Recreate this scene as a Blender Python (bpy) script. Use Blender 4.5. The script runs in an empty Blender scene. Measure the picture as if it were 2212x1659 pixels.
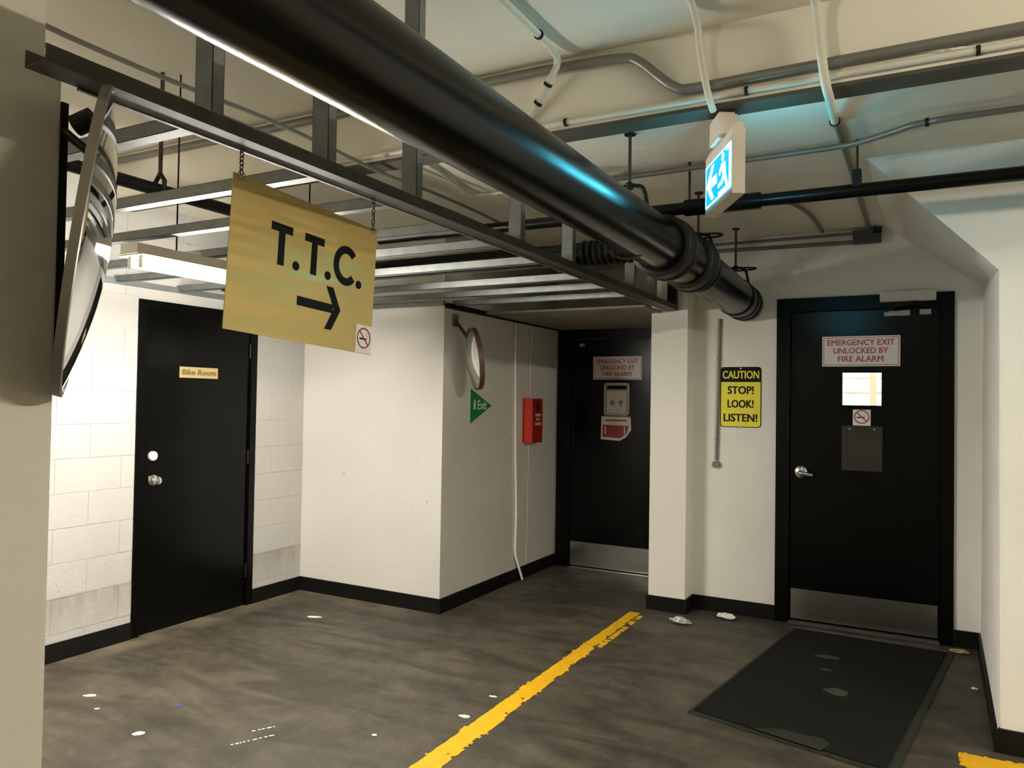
import bpy, bmesh, math, random
from mathutils import Vector, Matrix, noise
random.seed(7)
sc = bpy.context.scene
COL = sc.collection

# ------------------------------------------------------------------ camera
cam_d = bpy.data.cameras.new('camera')
cam_d.sensor_fit = 'HORIZONTAL'; cam_d.sensor_width = 36.0
cam_d.lens = 1638.7 / 2212.0 * 36.0
cam_d.clip_start = 0.05; cam_d.clip_end = 60
cam = bpy.data.objects.new('camera', cam_d); COL.objects.link(cam)
yaw, pitch, roll = -0.49382, 0.020983, 0.015895
fwd = Vector((math.sin(yaw)*math.cos(pitch), math.cos(yaw)*math.cos(pitch), math.sin(pitch)))
rt = Vector((math.cos(yaw), -math.sin(yaw), 0)); up = rt.cross(fwd)
r2 = rt*math.cos(roll) + up*math.sin(roll); u2 = -rt*math.sin(roll) + up*math.cos(roll)
cam.matrix_world = Matrix(((r2.x, u2.x, -fwd.x, 0), (r2.y, u2.y, -fwd.y, 0), (r2.z, u2.z, -fwd.z, 1.5), (0, 0, 0, 1)))
sc.camera = cam

# ------------------------------------------------------------------ world, exposure
w = bpy.data.worlds.new('world'); sc.world = w; w.use_nodes = True
w.node_tree.nodes['Background'].inputs[0].default_value = (0.9, 0.85, 0.7, 1)
w.node_tree.nodes['Background'].inputs[1].default_value = 0.02
sc.view_settings.view_transform = 'Standard'; sc.view_settings.look = 'None'
sc.view_settings.gamma = 1.0; sc.view_settings.use_curve_mapping = False
sc.view_settings.exposure = 1.58
sc.cycles.use_denoising = True; sc.cycles.use_light_tree = False
sc.cycles.max_bounces = 7; sc.cycles.diffuse_bounces = 4; sc.cycles.glossy_bounces = 3
sc.cycles.use_adaptive_sampling = True; sc.cycles.adaptive_threshold = 0.03
sc.cycles.sample_clamp_indirect = 4.0
LAMP_ALCOVE = 90.0      # emission of the tubes of the strip light in the alcove
LAMP_FILL = 190.0  # tubes of the unseen lamp added to brighten the left ceiling
LAMP_BAY = 130.0         # emission of the tubes of the strip lights in the parking bay
SIGN_GLOW = 4.2
STAIR_LAMP = 120.0
LAMP_COL = (1.0, 0.95, 0.86)

# ------------------------------------------------------------------ materials
MATS = {}
def mat(name, col, rough=0.6, metal=0.0, emit=None, strength=0.0, var=0.0, scale=6.0, bump=0.0, bscale=40.0,
        spec=0.5, col2=None, detail=4.0, coat=0.0, trans=0.0):
    m = bpy.data.materials.new(name); m.use_nodes = True
    nt = m.node_tree; b = nt.nodes['Principled BSDF']
    b.inputs['Base Color'].default_value = (*col, 1)
    b.inputs['Roughness'].default_value = rough; b.inputs['Metallic'].default_value = metal
    b.inputs['Specular IOR Level'].default_value = spec
    if coat: b.inputs['Coat Weight'].default_value = coat
    if trans: b.inputs['Transmission Weight'].default_value = trans
    if emit:
        b.inputs['Emission Color'].default_value = (*emit, 1); b.inputs['Emission Strength'].default_value = strength
    if var or bump or col2:
        tc = nt.nodes.new('ShaderNodeTexCoord'); geo = nt.nodes.new('ShaderNodeNewGeometry')
        n = nt.nodes.new('ShaderNodeTexNoise'); n.inputs['Scale'].default_value = scale; n.inputs['Detail'].default_value = detail
        nt.links.new(geo.outputs['Position'], n.inputs['Vector'])
        if var or col2:
            r = nt.nodes.new('ShaderNodeValToRGB')
            c2 = col2 or tuple(c*(1-var) for c in col)
            r.color_ramp.elements[0].position = 0.35; r.color_ramp.elements[1].position = 0.65
            r.color_ramp.elements[0].color = (*c2, 1); r.color_ramp.elements[1].color = (*col, 1)
            nt.links.new(n.outputs['Fac'], r.inputs['Fac']); nt.links.new(r.outputs['Color'], b.inputs['Base Color'])
        if bump:
            n2 = nt.nodes.new('ShaderNodeTexNoise'); n2.inputs['Scale'].default_value = bscale; n2.inputs['Detail'].default_value = 3
            nt.links.new(geo.outputs['Position'], n2.inputs['Vector'])
            bp = nt.nodes.new('ShaderNodeBump'); bp.inputs['Strength'].default_value = bump; bp.inputs['Distance'].default_value = 0.01
            nt.links.new(n2.outputs['Fac'], bp.inputs['Height']); nt.links.new(bp.outputs['Normal'], b.inputs['Normal'])
    MATS[name] = m
    return m

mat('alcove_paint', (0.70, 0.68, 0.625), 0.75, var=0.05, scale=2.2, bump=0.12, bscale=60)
mat('wall_paint', (0.87, 0.845, 0.775), 0.75, var=0.05, scale=2.2, bump=0.12, bscale=60)
mat('column_paint', (0.66, 0.63, 0.545), 0.75, var=0.05, scale=2.0, bump=0.1, bscale=50)
mat('block_paint', (0.47, 0.456, 0.424), 0.72, var=0.05, scale=3.0, bump=0.35, bscale=45)
mat('ceiling_paint', (0.80, 0.755, 0.63), 0.85, var=0.08, scale=1.6, bump=0.3, bscale=18)
mat('step_shade', (0.085, 0.075, 0.055), 0.6, var=0.3, scale=5)
mat('black_base', (0.005, 0.0046, 0.004), 0.5, spec=0.2, var=0.3, scale=9)
mat('black_door', (0.0014, 0.0014, 0.0012), 0.2, spec=0.2, bump=0.05, bscale=120)
mat('black_frame', (0.0014, 0.0014, 0.0012), 0.3, spec=0.15)
mat('pipe_black', (0.002, 0.002, 0.0018), 0.25, spec=0.30, bump=0.03, bscale=30)
mat('iron_black', (0.008, 0.007, 0.006), 0.5, spec=0.3)
mat('rust_iron', (0.05, 0.03, 0.022), 0.7)
mat('galv', (0.22, 0.235, 0.225), 0.45, 0.5, var=0.2, scale=18)
mat('galv_dark', (0.10, 0.095, 0.08), 0.5, 0.5, var=0.25, scale=14)
mat('conduit_grey', (0.20, 0.19, 0.165), 0.4, 0.35)
mat('cable_grey', (0.16, 0.15, 0.125), 0.6)
mat('conduit_white', (0.66, 0.63, 0.53), 0.55)
mat('steel', (0.55, 0.54, 0.50), 0.24, 1.0, var=0.12, scale=7)
mat('chrome', (0.78, 0.77, 0.74), 0.18, 0.95)
mat('mirror', (0.86, 0.88, 0.90), 0.03, 1.0)
mat('mirror_rim', (0.10, 0.085, 0.06), 0.5, 0.0)
mat('mirror_back', (0.16, 0.14, 0.115), 0.5)
mat('red_rim', (0.085, 0.045, 0.035), 0.5)
mat('white_print', (0.80, 0.79, 0.74), 0.5)
mat('paper', (0.86, 0.85, 0.80), 0.7)
mat('sign_white', (0.74, 0.70, 0.66), 0.35)
mat('red_print', (0.42, 0.06, 0.07), 0.5)
mat('red_dark', (0.40, 0.035, 0.05), 0.5)
mat('black_print', (0.004, 0.004, 0.0036), 0.5, spec=0.15)
mat('caution_yellow', (0.88, 0.77, 0.03), 0.4)
mat('brown_print', (0.13, 0.085, 0.03), 0.5)
mat('plaque_gold', (0.42, 0.32, 0.14), 0.45)
mat('exit_green', (0.0, 0.22, 0.05), 0.5)
mat('alarm_red', (0.55, 0.03, 0.012), 0.4)
mat('alarm_front', (0.34, 0.012, 0.010), 0.4)
mat('alarm_dark', (0.05, 0.01, 0.01), 0.5)
mat('alarm_print', (0.62, 0.45, 0.30), 0.5)
mat('sign_box', (0.70, 0.62, 0.52), 0.5)
mat('grey_print', (0.30, 0.30, 0.28), 0.6)
mat('olive_board', (0.30, 0.28, 0.20), 0.8, var=0.3, scale=3)
mat('plastic_clear', (0.012, 0.012, 0.011), 0.10, coat=0.6)
mat('litter_clear', (0.55, 0.55, 0.5), 0.12, 0.3)
mat('blue_scrap', (0.05, 0.09, 0.30), 0.5)
mat('mat_rubber', (0.0052, 0.0058, 0.0038), 0.9, spec=0.2, var=0.3, scale=60, bump=0.6, bscale=260)
mat('mat_edge', (0.028, 0.029, 0.021), 0.85, spec=0.2, var=0.3, scale=20)
mat('mat_dust', (0.05, 0.052, 0.042), 0.95, spec=0.2)
mat('fixture_white', (0.72, 0.68, 0.58), 0.5)
mat('closer_grey', (0.62, 0.61, 0.55), 0.45)
mat('tube_alcove', (1, 1, 1), 0.5, emit=LAMP_COL, strength=LAMP_ALCOVE)
mat('tube_bay', (1, 1, 1), 0.5, emit=(1.0, 0.925, 0.76), strength=LAMP_BAY)
mat('tube_fill', (1, 1, 1), 0.5, emit=(1.0, 0.925, 0.76), strength=LAMP_FILL)
mat('tube_stair', (1, 1, 1), 0.5, emit=(1.0, 0.97, 0.86), strength=STAIR_LAMP)
mat('glow_cyan', (0.0, 0.2, 0.3), 0.4, emit=(0.0, 0.56, 0.95), strength=0.34)
mat('glow_white', (0.8, 0.9, 0.9), 0.4, emit=(0.10, 0.74, 1.0), strength=SIGN_GLOW*2.6)
mat('stair_paint', (0.85, 0.84, 0.75), 0.8)
mat('glass', (1, 1, 1), 0.02, trans=1.0)
MATS['glass'].node_tree.nodes['Principled BSDF'].inputs['IOR'].default_value = 1.05

def add_marks(name, stain=False):
    m = MATS[name]; nt = m.node_tree; b = nt.nodes['Principled BSDF']; src = b.inputs['Base Color'].links[0].from_socket
    g = nt.nodes.new('ShaderNodeNewGeometry')
    def mixin(fac, col, src):
        x = nt.nodes.new('ShaderNodeMix'); x.data_type = 'RGBA'; nt.links.new(fac, x.inputs['Factor']); nt.links.new(src, x.inputs['A']); x.inputs['B'].default_value = (*col, 1); return x.outputs['Result']
    n = nt.nodes.new('ShaderNodeTexNoise'); n.inputs['Scale'].default_value = 9; n.inputs['Detail'].default_value = 2; nt.links.new(g.outputs['Position'], n.inputs['Vector'])
    r = nt.nodes.new('ShaderNodeValToRGB'); r.color_ramp.elements[0].position = 0.735; r.color_ramp.elements[0].color = (0,0,0,1); r.color_ramp.elements[1].position = 0.78; r.color_ramp.elements[1].color = (.45,.45,.45,1)
    nt.links.new(n.outputs['Fac'], r.inputs['Fac']); src = mixin(r.outputs['Color'], (0.25, 0.23, 0.19), src)
    if stain:
        sp = nt.nodes.new('ShaderNodeSeparateXYZ'); nt.links.new(g.outputs['Position'], sp.inputs[0])
        mp = nt.nodes.new('ShaderNodeMapping'); mp.inputs['Scale'].default_value = (1, 9, 2.5); nt.links.new(g.outputs['Position'], mp.inputs['Vector'])
        n2 = nt.nodes.new('ShaderNodeTexNoise'); n2.inputs['Scale'].default_value = 2.2; n2.inputs['Detail'].default_value = 5; nt.links.new(mp.outputs['Vector'], n2.inputs['Vector'])
        r2 = nt.nodes.new('ShaderNodeValToRGB'); e = r2.color_ramp.elements
        e[0].position = 0.10; e[0].color = (0,0,0,1); e[1].position = 0.345; e[1].color = (1,1,1,1); k = e.new(0.36); k.color = (0,0,0,1)
        nt.links.new(sp.outputs['Z'], r2.inputs['Fac'])
        mu = nt.nodes.new('ShaderNodeMath'); mu.operation = 'MULTIPLY'; nt.links.new(r2.outputs['Color'], mu.inputs[0]); nt.links.new(n2.outputs['Fac'], mu.inputs[1])
        src = mixin(mu.outputs[0], (0.22, 0.195, 0.15), src)
    nt.links.new(src, b.inputs['Base Color'])
add_marks('wall_paint'); add_marks('alcove_paint'); add_marks('block_paint', True)
# brass plate with long soft brushed bands
def brass():
    m = mat('brass', (0.68, 0.50, 0.18), 0.34, 0.55)
    nt = m.node_tree; b = nt.nodes['Principled BSDF']
    g = nt.nodes.new('ShaderNodeNewGeometry'); mp = nt.nodes.new('ShaderNodeMapping')
    mp.inputs['Scale'].default_value = (1, 1.2, 90)
    n = nt.nodes.new('ShaderNodeTexNoise'); n.inputs['Scale'].default_value = 2.0; n.inputs['Detail'].default_value = 5
    nt.links.new(g.outputs['Position'], mp.inputs['Vector']); nt.links.new(mp.outputs['Vector'], n.inputs['Vector'])
    mr = nt.nodes.new('ShaderNodeMapRange'); mr.inputs['To Min'].default_value = 0.27; mr.inputs['To Max'].default_value = 0.42
    nt.links.new(n.outputs['Fac'], mr.inputs['Value']); nt.links.new(mr.outputs['Result'], b.inputs['Roughness'])
    n3 = nt.nodes.new('ShaderNodeTexNoise'); n3.inputs['Scale'].default_value = 3.5; n3.inputs['Detail'].default_value = 1
    mp2 = nt.nodes.new('ShaderNodeMapping'); mp2.inputs['Scale'].default_value = (1, 0.7, 5)
    nt.links.new(g.outputs['Position'], mp2.inputs['Vector']); nt.links.new(mp2.outputs['Vector'], n3.inputs['Vector'])
    bp = nt.nodes.new('ShaderNodeBump'); bp.inputs['Strength'].default_value = 0.45; bp.inputs['Distance'].default_value = 0.02
    nt.links.new(n3.outputs['Fac'], bp.inputs['Height']); nt.links.new(bp.outputs['Normal'], b.inputs['Normal'])
brass()

# stained garage floor: several noises mixed, wear patches, pale specks
def floor_mat():
    m = bpy.data.materials.new('garage_floor'); m.use_nodes = True; MATS['garage_floor'] = m
    nt = m.node_tree; b = nt.nodes['Principled BSDF']; L = nt.links.new
    g = nt.nodes.new('ShaderNodeNewGeometry')
    def nz(scale, detail, dist=0.0, rough=0.55):
        n = nt.nodes.new('ShaderNodeTexNoise'); n.inputs['Scale'].default_value = scale
        n.inputs['Detail'].default_value = detail; n.inputs['Distortion'].default_value = dist; n.inputs['Roughness'].default_value = rough
        L(g.outputs['Position'], n.inputs['Vector']); return n
    def ramp(src, p0, c0, p1, c1):
        r = nt.nodes.new('ShaderNodeValToRGB'); e = r.color_ramp.elements
        e[0].position = p0; e[0].color = (*c0, 1); e[1].position = p1; e[1].color = (*c1, 1)
        L(src, r.inputs['Fac']); return r
    def mix(f, a, c):
        x = nt.nodes.new('ShaderNodeMix'); x.data_type = 'RGBA'; L(f, x.inputs['Factor']); L(a, x.inputs['A']); L(c, x.inputs['B']); return x.outputs['Result']
    base = ramp(nz(1.3, 6, 0.6).outputs['Fac'], 0.32, (0.026, 0.021, 0.0145), 0.68, (0.105, 0.087, 0.060))
    fine = ramp(nz(7.0, 8, 0.3, 0.65).outputs['Fac'], 0.3, (0.012, 0.010, 0.0075), 0.78, (0.155, 0.128, 0.090))
    half = nt.nodes.new('ShaderNodeValue'); half.outputs[0].default_value = 0.45
    c = mix(half.outputs[0], base.outputs['Color'], fine.outputs['Color'])
    patch = ramp(nz(2.6, 7, 0.9, 0.7).outputs['Fac'], 0.60, (0, 0, 0), 0.72, (1, 1, 1))
    pale = nt.nodes.new('ShaderNodeRGB'); pale.outputs[0].default_value = (0.20, 0.165, 0.115, 1)
    pf = nt.nodes.new('ShaderNodeMath'); pf.operation = 'MULTIPLY'; pf.inputs[1].default_value = 0.35
    L(patch.outputs['Color'], pf.inputs[0]); c = mix(pf.outputs[0], c, pale.outputs[0])
    mp = nt.nodes.new('ShaderNodeMapping'); mp.inputs['Scale'].default_value = (0.9, 3.2, 1); mp.inputs['Rotation'].default_value = (0, 0, 0.35)
    L(g.outputs['Position'], mp.inputs['Vector'])
    sn = nt.nodes.new('ShaderNodeTexNoise'); sn.inputs['Scale'].default_value = 1.5; sn.inputs['Detail'].default_value = 7; sn.inputs['Distortion'].default_value = 1.4
    L(mp.outputs['Vector'], sn.inputs['Vector'])
    st = ramp(sn.outputs['Fac'], 0.36, (0.62, 0.62, 0.62), 0.58, (0, 0, 0))
    drk = nt.nodes.new('ShaderNodeRGB'); drk.outputs[0].default_value = (0.016, 0.013, 0.009, 1)
    c = mix(st.outputs['Color'], c, drk.outputs[0])
    sx_ = nt.nodes.new('ShaderNodeSeparateXYZ'); L(g.outputs['Position'], sx_.inputs[0])
    def mrange(src, a0, a1):
        q = nt.nodes.new('ShaderNodeMapRange'); q.inputs['From Min'].default_value = a0; q.inputs['From Max'].default_value = a1; L(src, q.inputs['Value']); return q.outputs['Result']
    def math_(op, a_, b_):
        q = nt.nodes.new('ShaderNodeMath'); q.operation = op
        for k_, v_ in enumerate((a_, b_)):
            if isinstance(v_, float): q.inputs[k_].default_value = v_
            else: L(v_, q.inputs[k_])
        return q.outputs[0]
    e1 = mrange(sx_.outputs['X'], -4.02, -4.18)
    e2 = math_('MULTIPLY', mrange(sx_.outputs['Y'], 4.22, 4.42), mrange(sx_.outputs['X'], -2.9, -3.3))
    ed = math_('MULTIPLY', math_('MAXIMUM', e1, e2), mrange(nz(5, 6, 0.5).outputs['Fac'], 0.30, 0.62))
    c = mix(math_('MULTIPLY', ed, 0.75), c, pale.outputs[0])
    speck = ramp(nz(55, 2).outputs['Fac'], 0.755, (0, 0, 0), 0.77, (1, 1, 1))
    wht = nt.nodes.new('ShaderNodeRGB'); wht.outputs[0].default_value = (0.5, 0.47, 0.38, 1)
    c = mix(speck.outputs['Color'], c, wht.outputs[0])
    L(c, b.inputs['Base Color'])
    rr = nt.nodes.new('ShaderNodeMapRange'); rr.inputs['To Min'].default_value = 0.42; rr.inputs['To Max'].default_value = 0.75
    L(nz(3, 5).outputs['Fac'], rr.inputs['Value']); L(rr.outputs['Result'], b.inputs['Roughness'])
    bp = nt.nodes.new('ShaderNodeBump'); bp.inputs['Strength'].default_value = 0.25; bp.inputs['Distance'].default_value = 0.01
    L(nz(30, 6).outputs['Fac'], bp.inputs['Height']); L(bp.outputs['Normal'], b.inputs['Normal'])
floor_mat()
def line_mat():
    m = mat('line_yellow', (0.84, 0.46, 0.003), 0.6, var=0.12, scale=14, bump=0.3, bscale=80)
line_mat()

# ------------------------------------------------------------------ helpers
WL = {}   # world location of every object (all are unrotated and unscaled)
def link(o, parent=None, loc=(0, 0, 0)):
    COL.objects.link(o); WL[o] = Vector(loc)
    if parent is not None:
        o.parent = parent; o.location = Vector(loc) - WL[parent]
    else:
        o.location = loc
    return o
def tag(o, label=None, cat=None, group=None, kind=None):
    if label: o['label'] = label
    if cat: o['category'] = cat
    if group: o['group'] = group
    if kind: o['kind'] = kind
    return o
def thing(name, loc, label, cat, group=None):
    return tag(link(bpy.data.objects.new(name, None), None, loc), label, cat, group)
def obj(name, bm, m, parent=None, smooth=False, label=None):
    bm.normal_update()
    xs = [v.co.x for v in bm.verts]; ys = [v.co.y for v in bm.verts]; zs = [v.co.z for v in bm.verts]
    o0 = Vector(((min(xs)+max(xs))/2, (min(ys)+max(ys))/2, min(zs)))
    for v in bm.verts: v.co -= o0
    me = bpy.data.meshes.new(name); bm.to_mesh(me); bm.free()
    me.materials.append(MATS[m] if isinstance(m, str) else m)
    if smooth:
        me.polygons.foreach_set('use_smooth', [True]*len(me.polygons))
        try: me.set_sharp_from_angle(angle=math.radians(40))
        except Exception: pass
    o = link(bpy.data.objects.new(name, me), parent, o0)
    if label: o['label'] = label
    return o
def struct(name, bm, m, parent=None, smooth=False):
    o = obj(name, bm, m, parent, smooth)
    if parent is None: o['kind'] = 'structure'
    return o
def NB(): return bmesh.new()
def box(bm, x0, x1, y0, y1, z0, z1, bev=0.0):
    t = bmesh.new() if bev else bm
    vs = [t.verts.new(p) for p in ((x0,y0,z0),(x1,y0,z0),(x1,y1,z0),(x0,y1,z0),(x0,y0,z1),(x1,y0,z1),(x1,y1,z1),(x0,y1,z1))]
    for f in ((0,3,2,1),(4,5,6,7),(0,1,5,4),(1,2,6,5),(2,3,7,6),(3,0,4,7)): t.faces.new([vs[i] for i in f])
    if bev:
        bmesh.ops.bevel(t, geom=t.edges[:], offset=bev, segments=2, affect='EDGES', profile=0.7)
        merge(bm, t)
    return bm
def merge(bm, t):
    mp = {v: bm.verts.new(v.co) for v in t.verts}
    for f in t.faces: bm.faces.new([mp[v] for v in f.verts])
    t.free()
def B(x0, x1, y0, y1, z0, z1, bev=0.0): return box(NB(), x0, x1, y0, y1, z0, z1, bev)
def tube(bm, pts, r, n=12, cap=True, closed=False):
    pts = [Vector(p) for p in pts]; N = len(pts); rings = []
    ref = None
    for i, p in enumerate(pts):
        if closed: t = pts[(i+1) % N] - pts[i-1]
        else: t = pts[min(i+1, N-1)] - pts[max(i-1, 0)]
        t.normalize()
        if ref is None:
            a = Vector((0,0,1)) if abs(t.z) < 0.9 else Vector((1,0,0)); ref = t.cross(a).normalized()
        ref = (ref - t*ref.dot(t)).normalized(); v = t.cross(ref)
        rr = r[i] if isinstance(r, (list, tuple)) else r
        rings.append([bm.verts.new(p + (ref*math.cos(2*math.pi*k/n) + v*math.sin(2*math.pi*k/n))*rr) for k in range(n)])
    M = N if closed else N-1
    for i in range(M):
        a, b = rings[i], rings[(i+1) % N]
        for k in range(n): bm.faces.new((a[k], a[(k+1) % n], b[(k+1) % n], b[k]))
    if cap and not closed:
        bm.faces.new(rings[0][::-1]); bm.faces.new(rings[-1])
    return bm
def T(pts, r, n=12, **k): return tube(NB(), pts, r, n, **k)
def smooth_path(pts, sub=6):
    P = [Vector(p) for p in pts]; out = []
    for i in range(len(P)-1):
        p0, p1, p2, p3 = P[max(i-1,0)], P[i], P[i+1], P[min(i+2,len(P)-1)]
        for s in range(sub):
            t = s/sub
            out.append(0.5*((2*p1)+(p2-p0)*t+(2*p0-5*p1+4*p2-p3)*t*t+(3*p1-p0-3*p2+p3)*t**3))
    out.append(P[-1]); return out
class Fr:      # a flat frame: origin, u (right), v (up), n (out)
    def __init__(s, o, u, v):
        s.o = Vector(o); s.u = Vector(u).normalized(); s.v = Vector(v).normalized(); s.n = s.u.cross(s.v)
    def p(s, a, b, c=0.0): return s.o + s.u*a + s.v*b + s.n*c
    def off(s, a, b, c=0.0): return Fr(s.p(a, b, c), s.u, s.v)
def plate(bm, fr, poly, t, base=0.0):   # extruded flat polygon
    a = [bm.verts.new(fr.p(x, y, base)) for x, y in poly]; b = [bm.verts.new(fr.p(x, y, base+t)) for x, y in poly]
    bm.faces.new(b); bm.faces.new(a[::-1]); n = len(poly)
    for i in range(n): bm.faces.new((a[i], a[(i+1) % n], b[(i+1) % n], b[i]))
    return bm
def rect(w, h, cx=0, cy=0): return [(cx-w/2,cy-h/2),(cx+w/2,cy-h/2),(cx+w/2,cy+h/2),(cx-w/2,cy+h/2)]
def rrect(w, h, r, k=5):
    out = []
    for cx, cy, a0 in ((w/2-r,-h/2+r,-90),(w/2-r,h/2-r,0),(-w/2+r,h/2-r,90),(-w/2+r,-h/2+r,180)):
        for i in range(k+1):
            a = math.radians(a0+90*i/k); out.append((cx+r*math.cos(a), cy+r*math.sin(a)))
    return out
def circ(r, n=24, cx=0, cy=0): return [(cx+r*math.cos(2*math.pi*i/n), cy+r*math.sin(2*math.pi*i/n)) for i in range(n)]
def ring(bm, fr, ro, ri, t, n=32, base=0.0, ux=1.0):
    for i in range(n):
        a, b = 2*math.pi*i/n, 2*math.pi*(i+1)/n
        q = [(ro*math.cos(a)*ux,ro*math.sin(a)),(ro*math.cos(b)*ux,ro*math.sin(b)),(ri*math.cos(b)*ux,ri*math.sin(b)),(ri*math.cos(a)*ux,ri*math.sin(a))]
        plate(bm, fr, q, t, base)
    return bm
def text(name, body, fr, height, m, parent, width=None, bold=0.0, t=0.0008, spacing=1.0):
    c = bpy.data.curves.new('lettering', 'FONT'); c.body = body; c.align_x = 'CENTER'; c.align_y = 'CENTER'
    c.size = 1.0; c.space_character = spacing; c.resolution_u = 3
    ob = bpy.data.objects.new('lettering', c); COL.objects.link(ob)
    bpy.context.view_layer.update()
    me = bpy.data.meshes.new_from_object(ob.evaluated_get(bpy.context.evaluated_depsgraph_get()))
    bpy.data.objects.remove(ob); bpy.data.curves.remove(c)
    bm = NB(); bm.from_mesh(me); bpy.data.meshes.remove(me)
    xs = [v.co.x for v in bm.verts]; ys = [v.co.y for v in bm.verts]
    cx, cy = (min(xs)+max(xs))/2, (min(ys)+max(ys))/2
    sy = height/(max(ys)-min(ys)); sx = (width/(max(xs)-min(xs))) if width else sy
    nw = len(body.split()); cuts = []
    if nw > 1:      # one object for each word: cut at the widest gaps between letters
        iv = sorted((min(v.co.x for v in f.verts), max(v.co.x for v in f.verts)) for f in bm.faces); gaps = []; hi = iv[0][1]
        for a_, c_ in iv:
            if a_ > hi: gaps.append((a_-hi, (a_+hi)/2))
            hi = max(hi, c_)
        cuts = sorted(g[1] for g in sorted(gaps)[-(nw-1):])
    out = []
    for k in range(nw):
        b2 = bm.copy() if k < nw-1 else bm
        lo_ = cuts[k-1] if k else -1e9; hi_ = cuts[k] if k < len(cuts) else 1e9
        bmesh.ops.delete(b2, geom=[v for v in b2.verts if not lo_ < v.co.x < hi_], context='VERTS')
        if bold:    # thicken the strokes with shifted copies of the letters
            base = b2.copy()
            for kz, (dx_, dy_) in enumerate(((bold, bold*.5), (-bold, -bold*.5), (bold, -bold*.5), (-bold, bold*.5))):
                q_ = base.copy()
                for v in q_.verts: v.co += Vector((dx_, dy_, .00025*(kz+1)))
                merge(b2, q_)
            base.free()
        for v in b2.verts: v.co = fr.p((v.co.x-cx)*sx, (v.co.y-cy)*sy, t + v.co.z)
        out.append(obj(name, b2, m, parent))
    return out

# ------------------------------------------------------------------ room shell
CN, CL, YS = 2.925, 2.68, 2.85          # high slab, low slab, the step between them
struct('floor', B(-9, 7, -7, 8, -0.2, 0.0), 'garage_floor')
b = NB()
box(b, -9, 7, -7, YS, CN, 3.3); box(b, -9, 7, YS, YS+0.11, 2.625, 3.3); box(b, -9, 7, YS+0.11, 8, CL, 3.3)
struct('ceiling', b, 'ceiling_paint')
struct('shade_strip', B(-9, 6.8, YS-0.004, YS+0.112, 2.612, 2.626), 'step_shade')  # dark strip put under the step lip to paint its shade
b = NB(); P_ = []
for k in range(120):
    f = k/119; x = -0.25 + 1.25*f; P_.append((x, YS-.002, 2.722-.075*min(f/.43, 1.3) + .004*noise.noise(Vector((x*30, 0, 0)))))
tube(b, P_, [max(.0015, .007 + .008*noise.noise(Vector((k*.43, 1, 0))) + .004*noise.noise(Vector((k*1.3, 5, 0)))) for k in range(120)], 8)
struct('trim_2', b, 'wall_paint')
# block wall on the left: mortar bed recessed behind separate blocks
XL, BH = -4.25, 0.1955
DL0, DL1, DLT = 3.02, 3.97, 2.09         # bike room door opening
b = NB()
box(b, XL-0.25, XL-0.003, -7, DL0, 0, CN); box(b, XL-0.25, XL-0.003, DL1, 4.46, 0, CN); box(b, XL-0.25, XL-0.003, DL0, DL1, DLT, CN)
wl = struct('wall_left', b, 'block_paint')
meshes = {}
def block(y0, y1, z0, z1):
    key = (round(y1-y0, 3), round(z1-z0, 3))
    if key not in meshes:
        bm = B(-0.05, 0, 0, key[0], 0, key[1], 0.003)
        me = bpy.data.meshes.new('block'); bm.to_mesh(me); bm.free(); me.materials.append(MATS['block_paint']); meshes[key] = me
    o = bpy.data.objects.new('block', meshes[key])
    link(o, wl, (XL + random.uniform(-0.0012, 0.0012), y0, z0))
for r in range(-1, 14):
    z0 = max(0.0, 0.148 + BH*r); z1 = min(0.148 + BH*(r+1), CN)
    y = 0.73 if r % 2 else 0.93
    while y < 4.46:
        a, c = y, y+0.4
        for (p, q) in ((a, min(c, DL0)), (max(a, DL1), min(c, 4.46))) if z0 < DLT-0.02 else ((a, min(c, 4.46)),):
            if q - p > 0.03:
                zz = z1
                block(p+0.001, q-0.001, z0+0.001, zz-0.001)
        y += 0.4
# smooth rendered block beside the alcove
struct('wall_alcove', B(-4.5, -2.95, 4.46, 6.6, 0, CL), 'alcove_paint')
# back wall with the far door
DB0, DB1, DBT = -2.83, -1.86, 2.09
b = NB(); box(b, -2.95, DB0, 6.35, 6.6, 0, CL); box(b, DB0, DB1, 6.35, 6.6, DBT, CL); box(b, DB1, -1.6, 6.35, 6.6, 0, CL)
struct('wall_back_left', b, 'wall_paint')
b = NB(); box(b, -1.735, -1.465, 5.36, 6.6, 0, CL, 0.008)
struct('wall_pillar', b, 'wall_paint')
YD = 5.55
DA0, DA1, DAT = -0.885, 0.19, 2.233      # right door frame, outer
b = NB(); box(b, -1.47, DA0+0.02, YD, YD+0.2, 0, CL); box(b, DA1-0.02, 0.6, YD, YD+0.2, 0, CL); box(b, DA0+0.02, DA1-0.02, YD, YD+0.2, DAT-0.02, CL)
struct('wall_back', b, 'wall_paint')
# right wall with the sloping haunch under the slab
b = NB(); YF = 3.96
prof_f = [(0.305, 0), (6.9, 0), (6.9, CL), (-0.232, CL), (0.305, 2.11)]
prof_b = [(0.335, 0), (6.9, 0), (6.9, CL), (-0.215, CL), (0.345, 2.255)]
fv = [b.verts.new((x, YF, z)) for x, z in prof_f]; bv = [b.verts.new((x, YD+0.001, z)) for x, z in prof_b]
b.faces.new(fv); b.faces.new(bv[::-1])
for i in range(5): b.faces.new((fv[i], bv[i], bv[(i+1) % 5], fv[(i+1) % 5]))
bmesh.ops.recalc_face_normals(b, faces=b.faces)
vert_e = [e for e in b.edges if all(abs(v.co.y-YF) < 1e-4 and abs(v.co.x-0.305) < 1e-3 for v in e.verts)]
bmesh.ops.bevel(b, geom=vert_e, offset=0.018, segments=3, affect='EDGES')
struct('wall_right', b, 'wall_paint')
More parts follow.
